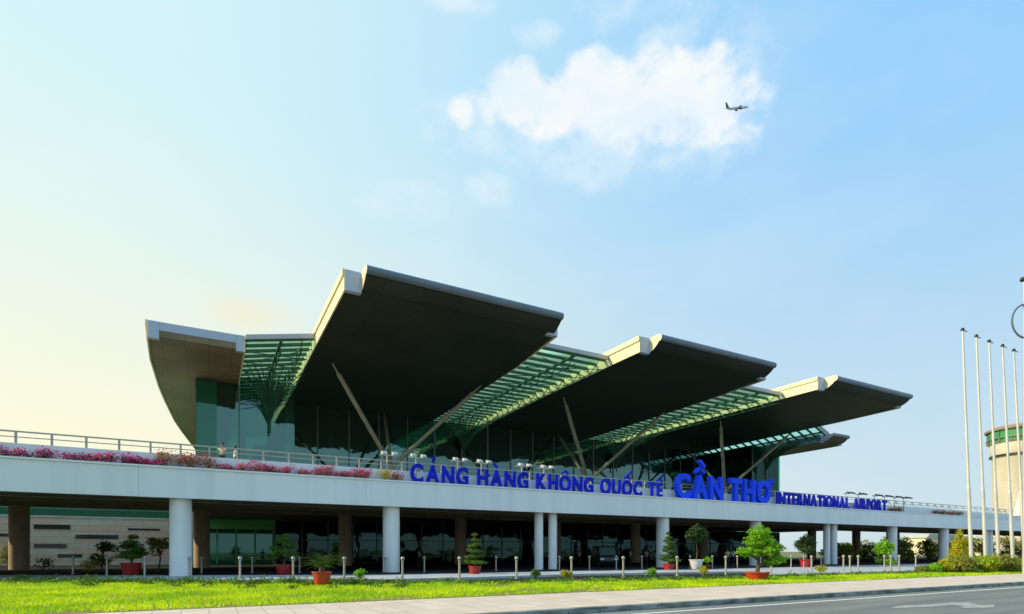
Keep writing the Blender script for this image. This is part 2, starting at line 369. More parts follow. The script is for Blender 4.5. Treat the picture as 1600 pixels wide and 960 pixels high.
# ---------------------------------------------------------------- foliage tools
def leafcloud(blobs, n, size, seed=0, shell=.55, flat=0.0):
    """blobs: (x,y,z,rx,ry,rz); n leaf faces in total, spread by volume"""
    g = np.random.default_rng(seed); B = np.array(blobs, dtype=float); wgt = B[:, 3]*B[:, 4]+B[:, 5]*B[:, 3]; wgt /= wgt.sum()
    idx = g.choice(len(B), n, p=wgt); b = B[idx]
    d = g.normal(size=(n, 3)); d /= np.linalg.norm(d, axis=1)[:, None]
    r = g.uniform(shell, 1.08, n)**.8
    lump = 1+.20*np.sin(d[:, 0]*5+idx*1.7)*np.sin(d[:, 1]*6+idx)+.15*np.sin(d[:, 2]*8+idx*2.3)
    c = b[:, :3]+d*b[:, 3:6]*(r*lump)[:, None]
    nrm = d+g.normal(size=(n, 3))*.8; nrm[:, 2] += .35+flat; nrm /= np.linalg.norm(nrm, axis=1)[:, None]
    t = np.cross(nrm, g.normal(size=(n, 3))); t /= np.linalg.norm(t, axis=1)[:, None]+1e-9; u = np.cross(nrm, t)
    s = size*g.uniform(.55, 1.35, n)[:, None]
    V = np.stack([c-t*s, c-u*s*.5, c+t*s+nrm*s*.15, c+u*s*.5], 1)
    return V.reshape(-1, 3), np.arange(n*4, dtype=np.int32).reshape(n, 4)
def trunkmb(m, pts, r0, r1, n=8):
    k = len(pts)-1; m.path([Vector(p) for p in pts], [r0+(r1-r0)*i/k for i in range(k+1)], n); return m

def tree(name, x, y, h, cr, label, cat, group, m, seed, z=0, nleaf=1600, leaf=.22, tr=None, low=.35, nb=9, trunk_r=None, sx=1.0):
    g = random.Random(seed); t = empty(name, (x, y, z), label, cat, group)
    r = trunk_r or h*.03
    mb = MB(); top = h*.72; bend = [g.uniform(-.05, .05)*h for _ in range(4)]
    pts = [(0,0,0),(bend[0]*.5, bend[1]*.5, h*.25),(bend[0],bend[1],h*.45),(bend[2]*.6,bend[3]*.6,top)]
    trunkmb(mb, pts, r, r*.35)
    bl = []
    for i in range(nb):
        a = i*2.4+g.uniform(-.4,.4); q = g.uniform(.25,.75); zz = h*(low+(1-low)*g.uniform(.12,.85)); rad = cr*q*(1.15-.7*abs((zz/h-low)/(1-low)-.45))
        p = (math.cos(a)*rad*sx, math.sin(a)*rad*sx, zz); s = cr*g.uniform(.34,.52)
        bl.append(p+(s, s, s*.72)); mb.tube((bend[0]*.8, bend[1]*.8, min(zz*.7, h*.5)), p, r*.35, r*.1, 5)
    bl.append((0,0,h*.86,cr*.4,cr*.4,h*.14))
    mb.build('trunk', m_bark, t, world=False, smooth=True)
    V, Fc = leafcloud(bl, nleaf, leaf, seed); mk('crown', V, Fc, m, t, world=False)
    return t
def shrub(name, x, y, w, h, label, cat, group, m, seed, z=.15, n=350, leaf=.07, blooms=None, nbm=0):
    g = random.Random(seed); t = empty(name, (x, y, z), label, cat, group)
    bl = [(g.uniform(-.5,.5)*w*.6, g.uniform(-.5,.5)*w*.6, h*g.uniform(.35,.7), w*.32, w*.32, h*.34) for _ in range(5)]
    mb = MB()
    for b in bl: mb.tube((0,0,-.05), (b[0],b[1],b[2]), .018, .008, 5)
    mb.build('stem', m_bark, t, world=False)
    V, Fc = leafcloud(bl, n, leaf, seed, .3); mk('foliage', V, Fc, m, t, world=False)
    if blooms:
        V, Fc = leafcloud([(b[0],b[1],b[2]+h*.08,b[3]*1.05,b[4]*1.05,b[5]*1.05) for b in bl], nbm, leaf*.9, seed+5, .75); mk('blossoms', V, Fc, blooms, t, world=False)
    return t

# ---------------------------------------------------------------- elevated road
ER = empty('elevated_road', (40, 48, 0), 'long pale grey elevated road on round columns running the full width', 'bridge')
XL, XR = -42.0, 190.0
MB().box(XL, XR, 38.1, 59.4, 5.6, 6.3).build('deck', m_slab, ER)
fs = MB()
xx = XL
while xx < XR: fs.prism([(37.8,4.72),(38.1,4.72),(38.1,6.54),(37.72,6.54),(37.72,6.44),(37.8,6.40)], 'x', xx, xx+12.83-.012); xx += 12.83
fs.build('fascia', m_fascia, ER)
mb = MB()
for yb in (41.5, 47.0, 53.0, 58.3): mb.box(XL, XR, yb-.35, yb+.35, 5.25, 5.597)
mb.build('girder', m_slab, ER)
lm = MB()
for k in range(-2, 9):
    for yl in (44.2, 50, 55.6): lm.lathe([(.45,5.5),(.45,5.597)], (4.5+12.83*k, yl, 0), 16)
lm.build('downlight', m_black, ER)
pp = MB(); pp.tube((XL,49.2,5.42),(XR,49.2,5.42),.09,.09,8); pp.tube((XL,55.0,5.45),(XR,55.0,5.45),.06,.06,8); pp.build('service_pipe', m_conc, ER)
MB().box(XL, XR, 59.4, 59.7, 5.3, 6.9).build('rear_edge_beam', m_slab, ER)
MB().box(XL, XR, 38.95, 39.15, 6.3, 7.42).build('parapet', m_fascia, ER)
MB().box(XL, XR, 38.1, 38.95, 6.3, 6.46).build('planter_bed', m_earth, ER)
for k in range(-3, 14):
    X = -1.5+12.83*k
    if k % 3 == 2: xs, r = (X-.62, X+.72), .36
    else: xs, r = (X,), .59
    for q in xs: MB().lathe([(r,0),(r,4.9),(r*1.0,5.6)], (q,38.75,0), 28).build('column', m_conc_w, ER, smooth=True)
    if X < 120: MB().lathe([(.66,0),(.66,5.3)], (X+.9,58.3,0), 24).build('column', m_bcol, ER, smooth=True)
rl = MB(); rl.box(XL, XR, 39.02, 39.08, 8.02, 8.1); rl.box(XL, XR, 39.03, 39.07, 7.74, 7.79)
railing = rl.build('railing', m_rail, ER)
x = -30.49; 
while x < 66:
    MB().box(x-.05, x+.05, 39.0, 39.1, 7.42, 8.02).build('post', m_rail, railing); x += 1.525
z2 = MB(); x = 74.5
while x < 130:
    z2.tube((x,39.05,7.42),(x+.75,39.05,8.05),.05,.05,6); z2.tube((x+1.5,39.05,7.42),(x+.75,39.05,8.05),.05,.05,6)
    z2.tube((x+.75,39.05,7.42),(x+.75,39.05,8.05),.03,.03,6); x += 1.9
z2.build('zigzag_brace', m_railw, railing)

# ---------------------------------------------------------------- terminal
T = empty('terminal_building', (50, 73, 0), 'large airport terminal with overlapping dark flat roofs and teal glass', 'airport terminal')
P = 31.15
YB = 118.0
def roof(x0, x1, yf, zt, zs, nose, msoff, box=1.4, slope=.014, bulge=1.2, lcurve=None, rcurve=None, ye=None):
    YB = ye or 118.0
    # soffit slab between the two side beams
    r_ = MB(); ys = [yf, yf+4, yf+7, yf+12, yf+18, yf+24, yf+30, yf+37, yf+46, YB] if (lcurve or rcurve) else [yf, yf+4, yf+10, yf+18, yf+30, YB]
    CY = (60.5, 67, 80, 97, 110, 124); CD = (0, .35, .35, -.3, -1.35, -2.7)
    def xl(y): return x0-(float(np.interp(y, CY, CD)) if lcurve else 0)
    def xr(y): return x1+(float(np.interp(y, CY, CD)) if rcurve else min(bulge, .1*(y-yf)*bulge/1.2))
    n = len(ys); V = []
    for y in ys:
        V += [(xl(y)+.12,y,zs-slope*(y-yf)),(xr(y)-.12,y,zs-slope*(y-yf)),(xr(y)-.12,y,zs+.6),(xl(y)+.12,y,zs+.6)]
    Fc = [(4*i+j, 4*i+(j+1)%4, 4*i+4+(j+1)%4, 4*i+4+j) for i in range(n-1) for j in range(4)] + [(0,1,2,3),(4*n-4,4*n-1,4*n-2,4*n-3)]
    r_.add(V, Fc); ro = r_.build('roof', msoff, T)
    if nose:
        pr = [(yf,zs+.02)]
        for k in range(9):
            t = k/8; pr.append((yf-nose*t*.85, zs+.02+(zt-.78-zs)*t**1.8))
        for k in range(1, 8):
            a = math.pi*(-.5+k/8.0); pr.append((yf-nose*.85-.36*math.cos(a)*1.1, zt-.4+.38*math.sin(a)))
        pr += [(yf-nose*.8, zt),(yf+2.5, zt)]
        pr.append((yf+2.5, zs+.62)); pr.append((yf, zs+.62))
        # underside part in soffit colour, nose in metal
        u = MB(); xa, xb = x0+box+.02, x1-box*.35
        under = [(yf,zs+.02)] + pr[1:10]; under = under+[(q[0], q[1]+.05) for q in reversed(under)]
        pc_ = m_side if not rcurve else m_boxm
        u.prism(under, 'x', xa+.04, xb-.04); u.build('nose_soffit', msoff, ro)
        m2 = MB(); up = pr[9:]; q = [(a, b+.06) if i == 0 else (a, b) for i, (a, b) in enumerate(up)]
        inner = [(yf+.3, zs+.62)] + [(yf-nose*t, zs+.09+(zt-.78-zs)*(t/.85)**1.8) for t in (0,.2,.4,.6)]
        m2.prism(q+inner, 'x', xa, xb); m2.build('nose', m_nose, ro, smooth=False)
        m3 = MB(); m3.prism([(a,b) for a,b in pr[1:]]+[(yf+.1, zs+.62)], 'x', xa-.05, xa); m3.build('nose_end_panel', pc_, ro)
    else:
        MB().box(x0+box, x1-box*.6, yf+.05, yf+.9, zs+.45, zt).build('nose', m_boxm, ro)
    # side beams with boxed front ends
    for (a, b, fr) in ((x0, x0+.12, 0), (None, None, 1)):
        s_ = MB()
        if not fr:
            V = []
            for y in ys: V += [(xl(y),y+.02,zs-.18),(xl(y)+.118,y+.02,zs-.18),(xl(y)+.118,y+.02,zt),(xl(y),y+.02,zt)]
            s_.add(V, Fc)
        else:
            V = []
            for y in ys: V += [(xr(y)-.118,y+.02,zs-.18),(xr(y),y+.02,zs-.18),(xr(y),y+.02,zt),(xr(y)-.118,y+.02,zt)]
            s_.add(V, Fc)
        if not fr:
            V = []
            for y in ys: V += [(xl(y)-.14,y+.02,zt-.5),(xl(y)-.002,y+.02,zt-.5),(xl(y)-.002,y+.02,zt+.03),(xl(y)-.14,y+.02,zt+.03)]
            s_.add(V, Fc)
        s_.build('side_fascia', m_side if not rcurve else m_boxm, ro)
    MB().box(x0+.12, x0+box, yf-.02, yf+.5, zs-.18, zt-.003).build('gutter_box', m_boxm, ro, bevel=.02)
    MB().box(x1-box*.85, x1-.12, yf-.02, yf+.5, zs-.18, zt-.003).build('gutter_box', m_boxm, ro, bevel=.02)
    tp = MB(); V = []
    for y in ys: V += [(xl(y)+.03,y+.6,zt+.002),(xr(y)-.03,y+.6,zt+.002),(xr(y)-.03,y+.6,zt+.07),(xl(y)+.03,y+.6,zt+.07)]
    tp.add(V, Fc)
    tp.build('roof_sheeting', m_rooft, ro)
    return ro
XC = []
for i in range(3):
    x0 = 9.6+P*i; x1 = x0+20.6; XC.append(x0+10.45)
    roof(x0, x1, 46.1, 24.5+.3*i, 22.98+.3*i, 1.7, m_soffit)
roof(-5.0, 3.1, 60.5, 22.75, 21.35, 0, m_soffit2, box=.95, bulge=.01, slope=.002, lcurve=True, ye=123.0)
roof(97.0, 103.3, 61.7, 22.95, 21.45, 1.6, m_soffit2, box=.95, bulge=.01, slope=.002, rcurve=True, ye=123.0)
def skylight(x0, x1, yf, za, zb, y_end=YB, step=1.75, by=72.2):
    g = MB(); def_z = lambda x: za+(zb-za)*(x-x0)/(x1-x0)
    g.add([(x0,yf,za),(x1,yf,zb),(x1,y_end,zb),(x0,y_end,za),(x0,yf,za+.05),(x1,yf,zb+.05),(x1,y_end,zb+.05),(x0,y_end,za+.05)],
          [(0,3,2,1),(4,5,6,7),(0,1,5,4),(2,3,7,6),(0,4,7,3),(1,2,6,5)])
    so = g.build('skylight', m_skyl, T)
    f = MB(); y = yf+.4
    while y < 92:
        f.prism([(x0,za-.30),(x1,zb-.30),(x1,zb-.004),(x0,za-.004)], 'y', y, y+.25); y += step
    f.build('purlin', m_truss, so)
    xm = (x0+x1)/2; zm = (za+zb)/2
    t = MB(); t.box(xm-.14, xm+.14, yf, 92, zm-.6, zm-.385)
    for xx, zz in ((x1-1.2, zb-.1), (xm, zm)):
        y = yf; t.tube((xx,yf,zz-1.5),(xx,92,zz-1.5),.06,.06,6)
        while y < 90:
            t.tube((xx,y,zz-.4),(xx,y+step,zz-1.5),.055,.055,5); t.tube((xx,y+step,zz-1.5),(xx,y+2*step,zz-.4),.055,.055,5); y += 2*step
    y = yf
    while y < 70:
        t.tube((x0+.3,y,za-1.45),(xm,y+step,zm-1.45),.05,.05,5); t.tube((xm,y+step,zm-1.45),(x1-.3,y,zb-1.45),.05,.05,5)
        t.tube((x0+.3,y+2*step,za-1.45),(xm,y+step,zm-1.45),.05,.05,5); t.tube((xm,y+step,zm-1.45),(x1-.3,y+2*step,zb-1.45),.05,.05,5); y += 2*step
    t.build('truss', m_truss, so)
    MB().prism([(x0,za-.3),(x1,zb-.3),(x1,zb+.16),(x0,za+.16)], 'y', yf-.22, yf-.003).build('front_cap', m_rooft, so)
    # fan of branches gathered on the glass wall
    b = MB(); bz = zm-6.2
    for k in range(9):
        u = -1+k/4.0
        for yy in (by-7.0, by-3.5, by-.4):
            p0 = Vector((xm, by-.2, bz)); p2 = Vector((xm+u*(x1-x0)*.46, yy, zm-1.45)); p1 = Vector((xm+u*(x1-x0)*.12, by-.2+(yy-by)*.25, bz+3.2))
            pts = [p0*(1-t)**2+p1*2*t*(1-t)+p2*t*t for t in (0,.33,.66,1)]
            b.path(pts, [.09,.07,.06,.05], 5)
    b.tube((xm,by-.2,bz-1.4),(xm,by-.2,bz+.1),.12,.12,8)
    b.build('branch_brace', m_truss, so)
skylight(3.12, 9.58, 60.3, 22.6, 23.9)
skylight(31.5, 9.55+P, 51.6, 24.15, 24.15, by=82.8)
skylight(31.5+P, 9.55+2*P, 51.6, 24.15, 24.15, by=82.8)
skylight(93.8, 96.98, 60.3, 23.9, 22.6)
# glass wall
def wall_panel(x0, x1, z0, z1, m, name, y=73.0, th=.06): return MB().box(x0, x1, y, y+th, z0, z1).build(name, m, T)
GX0, GX1 = -1.3, 101.3
segs = [(-1.3,3.1,21.3,73.0),(3.1,9.2,22.2,73.0),(9.2,31.4,22.4,83.5),(31.4,40.75,22.4,83.5),(40.75,62.5,22.4,83.5),(62.5,71.9,22.4,83.5),(71.9,92.9,22.4,83.5),(92.9,97.2,22.2,73.0),(97.2,101.3,21.3,73.0)]
for i, (a, b, zt, yw) in enumerate(segs):
    w = wall_panel(a+.002, b-.002, 6.35, zt, m_mint if i in (7, 8) else m_glass, 'glass_wall', yw)
    mm = MB(); x = a
    k = max(1, round((b-a)/4.4)); st = (b-a)/k
    for j in range(k): mm.box(a+j*st-.08, a+j*st+.08, yw-.14, yw-.005, 6.35, zt-.01)
    for zz in (10.2,): mm.box(a+.115, b-.115, yw-.1, yw-.01, zz, zz+.1)
    mm.build('mullion', m_mull, w)
for xx in (9.2, 92.9):
    MB().box(xx-.03, xx+.03, 73.07, 83.49, 6.35, 22.2).build('return_wall', m_glass, T)
MB().box(9.24, 92.86, 73.0, 83.4, 6.0, 6.32).build('porch_floor', m_conc, T)
wall_panel(-1.28, .75, 6.4, 21.2, m_glassg, 'corner_glass', 72.6, .05)
for xx in (-1.3, 101.3):
    MB().box(xx-.06, xx, 73.08, YB-1, 0, 21.2).build('end_wall', m_mint, T)
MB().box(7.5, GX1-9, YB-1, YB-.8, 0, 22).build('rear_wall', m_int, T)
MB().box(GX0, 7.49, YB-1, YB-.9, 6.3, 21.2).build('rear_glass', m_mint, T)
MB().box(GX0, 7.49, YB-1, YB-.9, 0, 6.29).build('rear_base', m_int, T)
MB().box(GX0+.01, GX1-.01, 83.6, YB-1.01, 5.7, 6.3).build('upper_floor', m_intfloor, T)
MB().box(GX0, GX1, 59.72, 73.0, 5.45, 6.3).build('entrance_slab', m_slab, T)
MB().box(GX0+.01, GX1-.01, 73.1, YB-1.01, 0, .1).build('ground_floor', m_intfloor, T)
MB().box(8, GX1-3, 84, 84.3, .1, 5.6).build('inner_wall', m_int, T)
# inner gallery under the roofs: columns and a bridge seen dimly through the glass
for k in range(8): MB().lathe([(.45,6.3),(.45,21)], (4.5+13.2*k, 95, 0), 14).build('inner_column', m_conc, T, smooth=True)
MB().box(9, 90, 90, 92, 10.5, 12).build('inner_gallery', m_int, T)
# ground-floor front
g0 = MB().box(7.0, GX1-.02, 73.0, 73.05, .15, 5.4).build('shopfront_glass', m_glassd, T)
mm = MB(); x = 7.0
while x < GX1-.2: mm.box(x-.06, x+.06, 72.9, 72.998, .15, 5.44); x += 3.1
mm.box(7.1, GX1, 72.91, 72.99, 3.0, 3.1); mm.build('mullion', m_mull, g0)
g1 = MB().box(-1.3, 6.9, 73.0, 73.05, .15, 5.4).build('entrance_glass', m_glassg, T)
MB().box(-1.3, 6.9, 72.2, 72.98, 4.2, 5.3).build('canopy_box', mat('green_canopy', (0.12,0.55,0.14), .5), g1)
mm = MB()
for q in (-1.2, .8, 2.8, 4.8, 6.8): mm.box(q-.09, q+.09, 72.8, 72.998, .15, 4.198)
mm.build('green_frame', mat('green_frame_paint', (0.05,0.40,0.20), .4), g1)
# tree-like supports
for i in range(3):
    bx = 20.6+P*i+ (0 if i < 2 else -.6)
    pr = MB().lathe([(.55,6.3),(.55,12.2),(.35,12.7)], (bx,70.5,0), 20).build('support_pier', m_strut, T, smooth=True)
    cx = XC[i]
    for (tx, ty, tz, r) in ((cx-7.9, 64.6, 22.75+.3*i, .26), (cx+10.4, 64.2, 22.75+.3*i, .26), (cx+3.0, 82.6, 22.3, .22)):
        p0 = Vector((bx, 70.4, 12.5)); p1 = Vector((tx, ty, tz)); d = p1-p0
        m = MB(); m.path([p0, p0+d*.06, p0+d*.9, p0+d*.925, p1], [r*.6, r, r, r*.5, r*.4], 12); m.build('strut', m_strut, pr, smooth=True)

# annex at the far left
A = empty('stone_annex', (-22, 75, 0), 'low stone-clad wing with dark window slots and a glass band, behind left columns', 'building')
MB().box(-60, -3.0, 73.2, 74.0, 0, 5.15).build('stone_wall', m_stone, A)
MB().box(-60, -2.95, 73.1, 74.1, 5.15, 5.3).build('coping', m_conc, A)
MB().box(-60, -3.05, 73.5, 73.56, 5.3, 7.4).build('glass_band', m_glassg, A)
MB().box(-60, -2.5, 73.0, 95, 7.4, 7.9).build('roof', m_conc, A)
MB().box(-60, -3.1, 80, 80.2, 0, 7.4).build('inner_wall', m_int, A)
MB().box(-3.0, -1.45, 73.4, 73.7, 0, 7.4).build('link_wall', m_stone, A)
wm = mat('slot_glass', (0.012,0.022,0.02), .15)
for (pa, ya, pb, yb) in ((53,820,110,827),(118,836,185,842),(53,850,104,856),(0,834,24,838),(90,866,128,871),(0,866,22,871),(190,850,225,853),(200,826,250,829)):
    d = 58.0
    xa, xb = Xat(pa, 73.2), Xat(pb, 73.2); fw = (xa+xb)/2*CT+73.2*ST
    z1 = 1.6+(862-ya)/F0*fw; z0 = 1.6+(862-yb)/F0*fw
    MB().box(xa, xb, 73.12, 73.197, z0, z1).build('window_slot', wm, A)

# ---------------------------------------------------------------- letters
def glyph(ch):
    c = bpy.data.curves.new('glyph', 'FONT'); c.body = ch; c.offset = 0.04; c.resolution_u = 4
    o = bpy.data.objects.new('glyph', c); COL.objects.link(o); bpy.context.view_layer.update()
    me = bpy.data.meshes.new_from_object(o.evaluated_get(bpy.context.evaluated_depsgraph_get()))
    bm = bmesh.new(); bm.from_mesh(me); bmesh.ops.remove_doubles(bm, verts=bm.verts, dist=1e-5); bm.verts.index_update()
    V = np.array([v.co[:2] for v in bm.verts]); Fc = [[v.index for v in f.verts] for f in bm.faces]; bm.free()
    bpy.data.objects.remove(o); bpy.data.curves.remove(c); bpy.data.meshes.remove(me)
    return V, Fc
G = {}
def getg(ch):
    if ch not in G: G[ch] = glyph(ch)
    return G[ch]
HV, _ = getg('H'); H0, H1 = HV[:,1].min(), HV[:,1].max()
def sign(words, x0, x1, y, z, cap, dep, m, label, gap=.16, spc=.55):
    t = empty('sign', ((x0+x1)/2, y, z), label, 'sign')
    items = []; cur = 0.0
    for (ch, acc) in words:
        if ch == ' ': cur += spc; continue
        V, Fc = getg(ch); V = (V-[V[:,0].min(), H0])/(H1-H0); w = V[:,0].max(); items.append((cur, V, Fc, acc, w)); cur += w+gap
    tot = cur-gap; k = (x1-x0)/tot
    for (cx, V, Fc, acc, w) in items:
        n = len(V); VV = []
        for yy in (-dep, 0): VV += [(x0+(cx+v[0])*k, y+yy, z+.06+v[1]*cap) for v in V]
        bm = bmesh.new(); vs = [bm.verts.new(p) for p in VV[:n]]
        for f in Fc:
            try: bm.faces.new([vs[i] for i in f])
            except ValueError: pass
        r = bmesh.ops.extrude_face_region(bm, geom=bm.faces[:]); ev = [e for e in r['geom'] if isinstance(e, bmesh.types.BMVert)]
        bmesh.ops.translate(bm, vec=(0, dep, 0), verts=ev)
        mid = x0+(cx+w/2)*k
        def bar(pts, th):
            for (a, b) in zip(pts[:-1], pts[1:]):
                a = Vector((a[0], 0, a[1])); b = Vector((b[0], 0, b[1])); d = (b-a).normalized(); nn = Vector((-d.z, 0, d.x))*th; e_ = d*th*.5
                q = [a-e_-nn, b+e_-nn, b+e_+nn, a-e_+nn]
                f1 = [bm.verts.new((mid+p.x*cap, y-dep, z+.06+p.z*cap)) for p in q]; f2 = [bm.verts.new((mid+p.x*cap, y, z+.06+p.z*cap)) for p in q]
                bm.faces.new(f1); bm.faces.new(f2[::-1])
                for i in range(4): bm.faces.new((f1[i], f2[i], f2[(i+1)%4], f1[(i+1)%4]))
        s = .062
        if 'c' in acc: bar([(-.22,1.10),(0,1.27),(.22,1.10)], s*.85)
        up = .22 if 'c' in acc else 0
        if 'g' in acc: bar([(-.16+up*.8,1.34+up),(.06+up*.8,1.14+up)], s)
        if 'a' in acc: bar([(-.05+up*.8,1.14+up),(.17+up*.8,1.34+up)], s)
        if 'h' in acc: bar([(-.09,1.36),(.02,1.42),(.11,1.34),(.02,1.24),(.0,1.14)], s*.75)
        if 'o' in acc: bar([(w*.40*k/cap,.80),(w*.60*k/cap,.88),(w*.66*k/cap,1.06)], s*1.1)
        bmesh.ops.recalc_face_normals(bm, faces=bm.faces)
        me = bpy.data.meshes.new('letter'); bm.to_mesh(me); bm.free(); me.materials.append(m)
        for v in me.vertices: v.co -= Vector(t.location)
        o = bpy.data.objects.new('letter', me); COL.objects.link(o); o.parent = t
    b = MB(); b.box(x0-.1, x1+.1, y-dep*.6, y-dep*.3, z-.02, z+.055); b.build('base_rail', m_rail, t)
w1 = [('C',''),('A','h'),('N',''),('G',''),(' ',''),('H',''),('A','g'),('N',''),('G',''),(' ',''),('K',''),('H',''),('O','c'),('N',''),('G',''),(' ',''),('Q',''),('U',''),('O','ca'),('C',''),(' ',''),('T',''),('E','ca')]
sign(w1, 12.6, 36.6, 38.45, 6.48, 1.36, .16, m_blue, 'dark blue raised letters CẢNG HÀNG KHÔNG QUỐC TẾ')
sign([('C',''),('A','cg'),('N',''),(' ',''),('T',''),('H',''),('O','o')], 38.1, 51.4, 38.5, 6.5, 2.35, .45, m_blue2, 'large bright blue raised letters CẦN THƠ', gap=.14, spc=.38)
w3 = [(c, '') for c in 'INTERNATIONAL AIRPORT']
sign(w3, 52.7, 73.6, 38.45, 6.48, 1.36, .16, m_blue, 'dark blue raised letters INTERNATIONAL AIRPORT at the right of the sign', gap=.13)

# floodlights over the sign
ordn = ['first','second','third','fourth','fifth','sixth','seventh','eighth','ninth','tenth','eleventh','twelfth','thirteenth','fourteenth','fifteenth','sixteenth','seventeenth','eighteenth','nineteenth','twentieth',
        '21st','22nd','23rd','24th','25th','26th','27th','28th','29th','30th']
def flood(m, mh):
    t = empty('floodlight', (0,0,0), 'x', 'floodlight', 'floodlights behind the blue letters')
    b = MB(); b.tube((0,0,0),(0,0,2.0),.04,.04,8); b.tube((-.55,0,1.95),(.55,0,1.95),.035,.035,8); b.build('stand', m, t, world=False)
    for s in (-.38,.38):
        h = MB(); h.tube((s,0,1.95),(s,-.45,2.05),.03,.03,6)
        h.prism([(-.34,1.98),(-.78,1.86),(-.82,1.98),(-.38,2.16)], 'x', s-.17, s+.17); h.build('lamp_head', mh, t, world=False, bevel=.01)
    return t
fl = flood(m_lampw, m_lampw); fb = flood(m_rail, m_black)  # second set: silhouette against the sky is put into the black head colour
fpx = [605,650,715,752,815,850]; fpx2 = [1322,1341,1366,1382,1398,1412]
for lst, src, txt in ((fpx, fl, 'white twin-head floodlight, %s from the left above the words CẢNG HÀNG KHÔNG'), (fpx2, fb, 'dark twin-head floodlight, %s of the six near the sign end')):
    for i, p in enumerate(lst):
        o = src if i == 0 else copy_tree(src); o.location = (Xat(p, 38.9), 38.9, 6.47); o['label'] = txt % ordn[i]

# ---------------------------------------------------------------- flowers on the parapet
fpos = [-9.9,-8.9,-7.9,-6.7,-5.9,-5.1,-4.3,-3.5,-2.9,-2.2,-1.5,-.8,0,.9,1.9,2.7,3.5,4.4,5.3,6.2,7.0,7.9,8.8,9.6]
big = {9,10,11,12}
for i, xx in enumerate(fpos):
    b = i in big
    lab = ('%s red and cream bougainvillea clump in the wide patch of the planter' % ['leftmost','second','third','rightmost'][i-9]) if b else \
          ('pink bougainvillea clump on the road edge, %s from the left in its row' % ordn[i])
    shrub('flowering_shrub', xx, 38.5, 1.2 if b else 1.05, 1.05 if b else random.Random(i).uniform(.5,.85), lab, 'flowering plant', 'bougainvillea along the elevated road edge',
          m_leafo if b or i > 12 else m_leafd, 100+i, z=6.46, n=150, leaf=.065, blooms=m_red if b else m_pink, nbm=260 if b else 260)
shrub('flowering_shrub', 10.7, 38.5, 1.0, .9, 'yellow-green bush with red flowers on the planter left of the letters', 'flowering plant', 'bougainvillea along the elevated road edge', m_leafy, 140, z=6.46, n=260, leaf=.07, blooms=m_red, nbm=70)
shrub('flowering_shrub', 11.7, 38.5, .9, .8, 'red flowering bush directly left of the letter C', 'flowering plant', 'bougainvillea along the elevated road edge', m_leafo, 141, z=6.46, n=100, leaf=.07, blooms=m_red, nbm=200)
for i, xx in enumerate((75.3, 76.6, 86.0, 88.0, 90.0, 92.0)):
    shrub('flowering_shrub', xx, 38.5, 1.2, .75, ['russet flowering shrub just right of the sign end','russet flowering shrub, second right of the sign end'][i] if i < 2 else 'dark red flowering shrub on the far right road edge, %s of four' % ordn[i-2],
          'flowering plant', 'bougainvillea along the elevated road edge', m_leafo, 150+i, z=6.46, n=120, leaf=.09, blooms=m_red, nbm=110)

# ---------------------------------------------------------------- bollards
def bollard(h=1.2, r=.055, m=m_boll):
    t = empty('bollard', (0,0,0), 'x', 'bollard', 'x')
    MB().lathe([(r*1.6,0),(r*1.6,.05),(r,.07),(r,h-.14),(r*1.25,h-.13),(r*1.25,h-.09),(r*.9,h-.08)], n=14).build('post', m, t, world=False, smooth=True)
    k = MB(); k.lathe([(.01,-.10),(.06,-.085),(.092,-.04),(.10,0),(.092,.045),(.06,.085),(.01,.10)], (0,0,h), 14); k.build('ball_cap', m, t, world=False, smooth=True)
    return t
b1 = bollard(1.1); b2 = bollard(1.02, .05)
front = [(114,901),(167,903),(226,905),(296,907),(375,908.5),(458,909.5),(538,911),(629,911),(718,910),(807,909),(893,908),(974,907),(1058,904.5),(1134,902),(1205,900.3),(1268,898.8),(1328,897.5),(1382,896)]
back = [(315,899.5),(394,899),(468,898.6),(602,898),(663,897.5),(775,895.5),(874,894.5),(921,893.8),(963,893),(1003,892.4),(1078,891.5),(1113,891),(1152,890.3),(1236,889.6),(1256,889.2),(1283,888.9)]
for lst, src, lab, grp in ((front, b1, 'ball-topped steel bollard in the near row, %s from the left', 'near row of bollards by the lawn'), (back, b2, 'dim ball-topped bollard in the far row, %s from the left', 'far row of bollards by the columns')):
    for i, (p, q) in enumerate(lst):
        o = src if i == 0 else copy_tree(src); x, y = ground(p, q); zb = .14
        o.location = (x, y, zb); o['label'] = lab % ordn[i]; o['group'] = grp
for i, (p, q) in enumerate(((1318,896.5),(1341,896.8),(1392,896.5),(1405,896.0),(1431,894.5))):
    o = copy_tree(b1); x, y = ground(p, q); o.location = (x, y, .15); o['label'] = 'pale bollard in the loose cluster at right, %s from the left' % ordn[i]; o['group'] = 'bollards in the right cluster'

